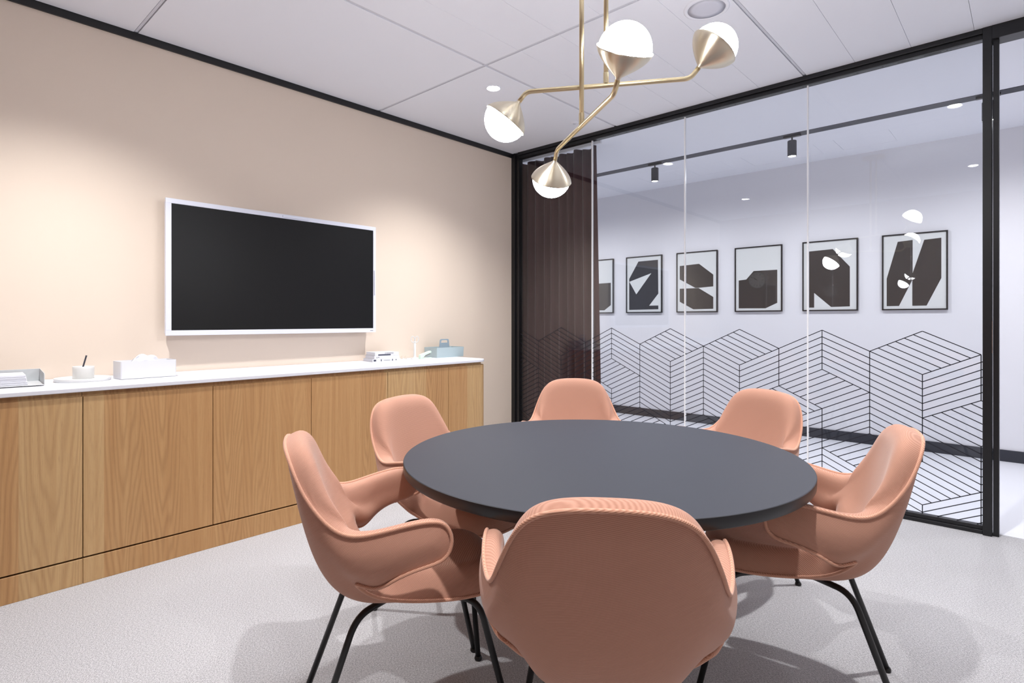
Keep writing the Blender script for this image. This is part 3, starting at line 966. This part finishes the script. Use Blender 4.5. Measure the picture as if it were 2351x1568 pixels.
prt(b1, x, -0.105, -0.085, 0.004, 0.017); prt(b1, x, -0.047, -0.040, 0.003, 0.018); prt(b1, x, 0.045, 0.052, 0.004, 0.017); prt(b1, x, 0.075, 0.082, 0.006, 0.015); prt(b1, x, -0.025, 0.03, 0.0092, 0.0115)
b2, x, hy_, sz = book('middle white book of the small stack with a small brown mark', (BX + 0.002, BYY + 0.004, Z + 0.0212), R(-8), 0.158, 0.205, 0.022)
prt(b2, x, -0.085, -0.078, 0.007, 0.012); prt(b2, x, -0.070, -0.064, 0.009, 0.015)
b3, x, hy_, sz = book('top white book of the small stack with black letters and dark band on the spine', (BX + 0.004, BYY + 0.004, Z + 0.0434), R(-8), 0.155, 0.195, 0.026)
prt(b3, x, -0.072, 0.03, 0.002, 0.012)
cu = bpy.data.curves.new('spine_letters', 'FONT'); cu.body = 'O EDWAZ'; cu.size = 0.015; cu.extrude = 0.0002
tmp = bpy.data.objects.new('spine_letters', cu); COL.objects.link(tmp)
dg = bpy.context.evaluated_depsgraph_get()
me = bpy.data.meshes.new_from_object(tmp.evaluated_get(dg)); bpy.data.objects.remove(tmp, do_unlink=True)
me.materials.clear(); me.materials.append(M['ink'])
lt = bpy.data.objects.new('spine_letters', me); COL.objects.link(lt); lt.parent = b3
lt.location = (x + 0.0004, -0.018, 0.0135); lt.rotation_euler = (R(90), 0, R(90))

# twisted rubber bands
for i, (px, py, tilt) in enumerate(((0.075, -1.425, 0.9), (0.085, -1.392, 1.25))):
    bm = bmesh.new()
    pts = []
    for k in range(40):
        a = 2 * math.pi * k / 40
        pts.append((0.006 * math.sin(2 * a), 0.016 * math.cos(a), 0.014 + 0.0125 * math.sin(a + tilt * 0.3)))
    tube(bm, pts, 0.0012, 6, closed=True)
    o = obj('rubber_band', bm, 'rubber_band', smooth=True, loc=(px, py, Z))
    o.rotation_euler = (0, 0, tilt)
    tag(o, ['small beige rubber loop on the worktop right beside the book stack', 'small beige rubber loop on the worktop right at the scissors stand'][i], 'rubber band', 'beige rubber loops on the worktop')

# scissors in a stand
ss_ = thing('scissors_stand', 'slim white tapered stand with a round foot on the worktop', 'stand', (0.150, -1.350, Z))
bm = bmesh.new(); lathe(bm, [(0.030, 0.0), (0.031, 0.003), (0.016, 0.010), (0.0105, 0.020), (0.0092, 0.045), (0.0098, 0.125), (0.0085, 0.126), (0.008, 0.05), (0.002, 0.048)], 32); obj('stem', bm, 'offwhite', ss_, smooth=True)
sc_ = thing('scissors', 'white-handled scissors standing upright in the slim white stand', 'scissors', (0.150, -1.350, Z + 0.05), R(-32))
for s in (-1, 1):
    pts = []
    for k in range(28):
        a = 2 * math.pi * k / 28
        yy = 0.0170 + 0.0145 * math.cos(a); zz = 0.106 + 0.0245 * math.sin(a)
        pts.append((0.0008 * s, s * (yy - 0.004 * (0.128 - zz) / 0.04), zz))
    bm = bmesh.new(); tube(bm, pts, 0.0028, 8, closed=True); hd_ = obj('handle', bm, 'offwhite', sc_, smooth=True)
    bm = bmesh.new(); tube(bm, [(0.0008 * s, s * 0.006, 0.092), (0.0008 * s, -s * 0.001, 0.072)], 0.0032, 8); obj('handle_shank', bm, 'offwhite', hd_, smooth=True)
    bm = bmesh.new()
    vs0 = [(-0.0035, 0.075), (0.0035, 0.075), (0.0012 * s + 0.0006, 0.002), (0.0012 * s - 0.0006, 0.002)]
    a_ = [bm.verts.new((0.0012 * s - 0.0005, y_, z_)) for y_, z_ in vs0]; b_ = [bm.verts.new((0.0012 * s + 0.0005, y_, z_)) for y_, z_ in vs0]
    bm.faces.new(a_); bm.faces.new(b_[::-1])
    for k in range(4): bm.faces.new((a_[k], b_[k], b_[(k + 1) % 4], a_[(k + 1) % 4]))
    obj('blade', bm, 'chrome', sc_)

# stapler
sp_ = thing('stapler', 'mint green stapler between the scissors stand and the blue-grey caddy', 'stapler', (0.165, -1.265, Z), R(8))
bm = bmesh.new(); prism(bm, rrect(-0.014, -0.058, 0.014, 0.075, 0.008, 4), 0.0, 0.006); obj('base', bm, 'mint', sp_, bevel=0.001)
def side_prism(name, poly, hw, mat, par, bev=0.002):
    bm = bmesh.new()
    a_ = [bm.verts.new((-hw, y_, z_)) for y_, z_ in poly]; b_ = [bm.verts.new((hw, y_, z_)) for y_, z_ in poly]
    bm.faces.new(a_); bm.faces.new(b_[::-1])
    n = len(poly)
    for k in range(n): bm.faces.new((a_[k], b_[k], b_[(k + 1) % n], a_[(k + 1) % n]))
    return obj(name, bm, mat, par, bevel=bev)
side_prism('arm', [(-0.056, 0.0065), (-0.054, 0.030), (-0.03, 0.040), (0.062, 0.060), (0.070, 0.057), (0.071, 0.046), (0.064, 0.043), (0.0, 0.027), (-0.02, 0.010), (-0.024, 0.0065)], 0.0115, 'mint', sp_)
side_prism('magazine', [(-0.018, 0.012), (0.0, 0.0262), (0.06, 0.0415), (0.064, 0.034), (0.0, 0.018)], 0.007, 'chrome', sp_, 0.0006)

# caddy
cd = thing('desk_caddy', 'blue-grey desk caddy box with an upright carry handle', 'caddy', (0.108, -1.005, Z))
CW2, CL2, CHH = 0.084, 0.150, 0.083
bm = bmesh.new()
po, pi_ = rrect(-CW2, -CL2, CW2, CL2, 0.006, 3), rrect(-CW2 + 0.003, -CL2 + 0.003, CW2 - 0.003, CL2 - 0.003, 0.004, 3)
n = len(po)
o0 = [bm.verts.new((x_ * 0.96, y_ * 0.98, 0.0)) for x_, y_ in po]; o1 = [bm.verts.new((x_, y_, CHH)) for x_, y_ in po]
i1 = [bm.verts.new((x_, y_, CHH)) for x_, y_ in pi_]; i0 = [bm.verts.new((x_ * 0.96, y_ * 0.98, 0.004)) for x_, y_ in pi_]
for i in range(n):
    k = (i + 1) % n
    bm.faces.new((o0[i], o0[k], o1[k], o1[i])); bm.faces.new((o1[i], o1[k], i1[k], i1[i])); bm.faces.new((i1[i], i1[k], i0[k], i0[i]))
bm.faces.new(o0[::-1]); bm.faces.new(i0)
obj('box_body', bm, 'bluegrey', cd)
bm = bmesh.new()   # handle plate with a slot
def hring(pts, x_): return [bm.verts.new((x_, y_, z_)) for y_, z_ in pts]
def rr(hw0, hw1, z0, z1, r, n=5):
    out = []
    for cx_, cz_, a0 in ((hw1 - r, z1 - r, 0), (-hw1 + r, z1 - r, 90)):
        for i in range(n + 1):
            a = R(a0 + 90 * i / n); out.append((cx_ + r * math.cos(a), cz_ + r * math.sin(a)))
    lo_n = 5
    for i in range(lo_n + 1): out.append((-hw0 + 0 * i, z0 + (0.0) * i) if False else (-hw0 + 2 * hw0 * i / lo_n, z0))
    return out
out_l = rr(0.066, 0.049, 0.006, 0.150, 0.014)
slot = []
for cx_, cz_, a0 in ((0.026, 0.130, 0), (-0.026, 0.130, 90)):
    for i in range(6):
        a = R(a0 + 90 * i / 5); slot.append((cx_ + 0.010 * math.cos(a), cz_ + 0.010 * math.sin(a)))
for i in range(6): slot.append((-0.036 + 0.072 * i / 5, 0.119))
n = len(out_l)
A0, A1, S0, S1 = hring(out_l, -0.0025), hring(out_l, 0.0025), hring(slot, -0.0025), hring(slot, 0.0025)
for i in range(n):
    k = (i + 1) % n
    bm.faces.new((A0[i], A0[k], S0[k], S0[i])); bm.faces.new((A1[i], S1[i], S1[k], A1[k]))
    bm.faces.new((A0[i], A1[i], A1[k], A0[k])); bm.faces.new((S0[i], S0[k], S1[k], S1[i]))
obj('carry_handle', bm, 'bluegrey_handle', cd)

# ---- framed prints on the corridor wall ------------------------------
ART = [
    (-0.770, 'art_ink', [[(.08, .45), (.92, .44), (.92, .85), (.72, .945), (.08, .945)]], [], 'framed print of a dark block cut off by the burgundy curtain, first from the left'),
    (-0.075, 'art_ink_dark', [[(.35, .09), (.89, .085), (.9, .67), (.65, .875), (.9, .875), (.9, .94), (.085, .945), (.085, .39)]], [[(.09, .44), (.71, .31), (.29, .67)]], 'framed print of a black angular shape with a white triangle in it'),
    (0.620, 'art_ink', [[(.08, .22), (.56, .205), (.9, .395), (.9, .585), (.55, .598), (.47, .598), (.08, .445)], [(.08, .602), (.55, .602), (.9, .755), (.9, .945), (.42, .95), (.08, .82)]], [], 'framed print of two dark angular pieces stacked like a letter S'),
    (1.321, 'art_ink', [[(.085, .51), (.25, .50), (.41, .375), (.9, .375), (.9, .87), (.66, .95), (.085, .945)]], [], 'framed print of a low dark block in the lower half only'),
    (2.023, 'art_ink', [[(.12, .14), (.56, .13), (.86, .39), (.86, .94), (.53, .945), (.22, .74), (.22, .95), (.12, .95)]], [], 'framed print of a tall dark block with slanted white foot behind the right seam'),
    (2.726, 'art_ink', [[(.25, .1), (.48, .09), (.48, .52), (.655, .1), (.905, .09), (.905, .6), (.69, .945), (.475, .945), (.475, .61), (.27, .945), (.075, .945), (.075, .58)]], [], 'framed print of a dark slanted double letter shape, rightmost beside the doorway post'),
]
FW, FH, FZ = 0.503, 0.716, 1.300
for x0, ink, polys, whites, lab in ART:
    p = thing('framed_print', lab, 'framed print', (x0 + FW / 2, CY, FZ + FH / 2), group='black and white prints on the corridor wall')
    hw, hh, ft = FW / 2, FH / 2, 0.012
    box('frame_bar', (-hw, -0.024, hh - ft), (hw, -0.001, hh), 'black_metal', p)
    box('frame_bar', (-hw, -0.024, -hh), (hw, -0.001, -hh + ft), 'black_metal', p)
    box('frame_bar', (-hw, -0.024, -hh + ft), (-hw + ft, -0.001, hh - ft), 'black_metal', p)
    box('frame_bar', (hw - ft, -0.024, -hh + ft), (hw, -0.001, hh - ft), 'black_metal', p)
    sh = box('print_sheet', (-hw + ft, -0.016, -hh + ft), (hw - ft, -0.002, hh - ft), 'art_paper', p)
    def flat(name, poly, yoff, mat):
        bm = bmesh.new()
        vs_ = [bm.verts.new((-hw + u * FW, yoff, hh - v * FH)) for u, v in poly]
        f = bm.faces.new(vs_); bm.normal_update()
        bmesh.ops.triangulate(bm, faces=[f], ngon_method='EAR_CLIP')
        bm.normal_update()
        o = obj(name, bm, mat, sh)
        if o.data.polygons[0].normal.y > 0: o.data.flip_normals()
        return o
    for poly in polys: flat('printed_shape', poly, -0.0163, ink)
    for poly in whites: flat('printed_shape', poly, -0.0166, 'art_paper')

# ---- wall clock behind the camera (its reflection shows in the prints)
ck = thing('wall_clock', 'round pale wall clock on the back wall, seen reflected in the prints', 'clock', (0.60, BY, 1.84))
mrot = Matrix.Rotation(R(-90), 4, 'X')
bm = bmesh.new(); lathe(bm, [(0.125, 0.0), (0.125, 0.03), (0.118, 0.034), (0.112, 0.028)], 56, mrot, cap=False); obj('clock_case', bm, 'tray_grey', ck)
bm = bmesh.new(); lathe(bm, [(0.1135, 0.02), (0.1135, 0.027)], 56, mrot); obj('dial', bm, 'clock_face', ck)
for k in range(12):
    a = k * math.pi / 6
    bm = bmesh.new(); v = bx(bm, (0, 0.0275, 0.092), (0.006, 0.001, 0.026)); bmesh.ops.rotate(bm, verts=v, cent=(0, 0, 0), matrix=Matrix.Rotation(a, 3, 'Y')); obj('hour_mark', bm, 'black_metal', ck)
for L_, wd, a in ((0.06, 0.007, R(-62)), (0.092, 0.005, R(-48))):
    bm = bmesh.new(); v = bx(bm, (0, 0.030, L_ / 2 - 0.01), (wd, 0.002, L_)); bmesh.ops.rotate(bm, verts=v, cent=(0, 0, 0), matrix=Matrix.Rotation(a, 3, 'Y')); obj('hand', bm, 'black_metal', ck)
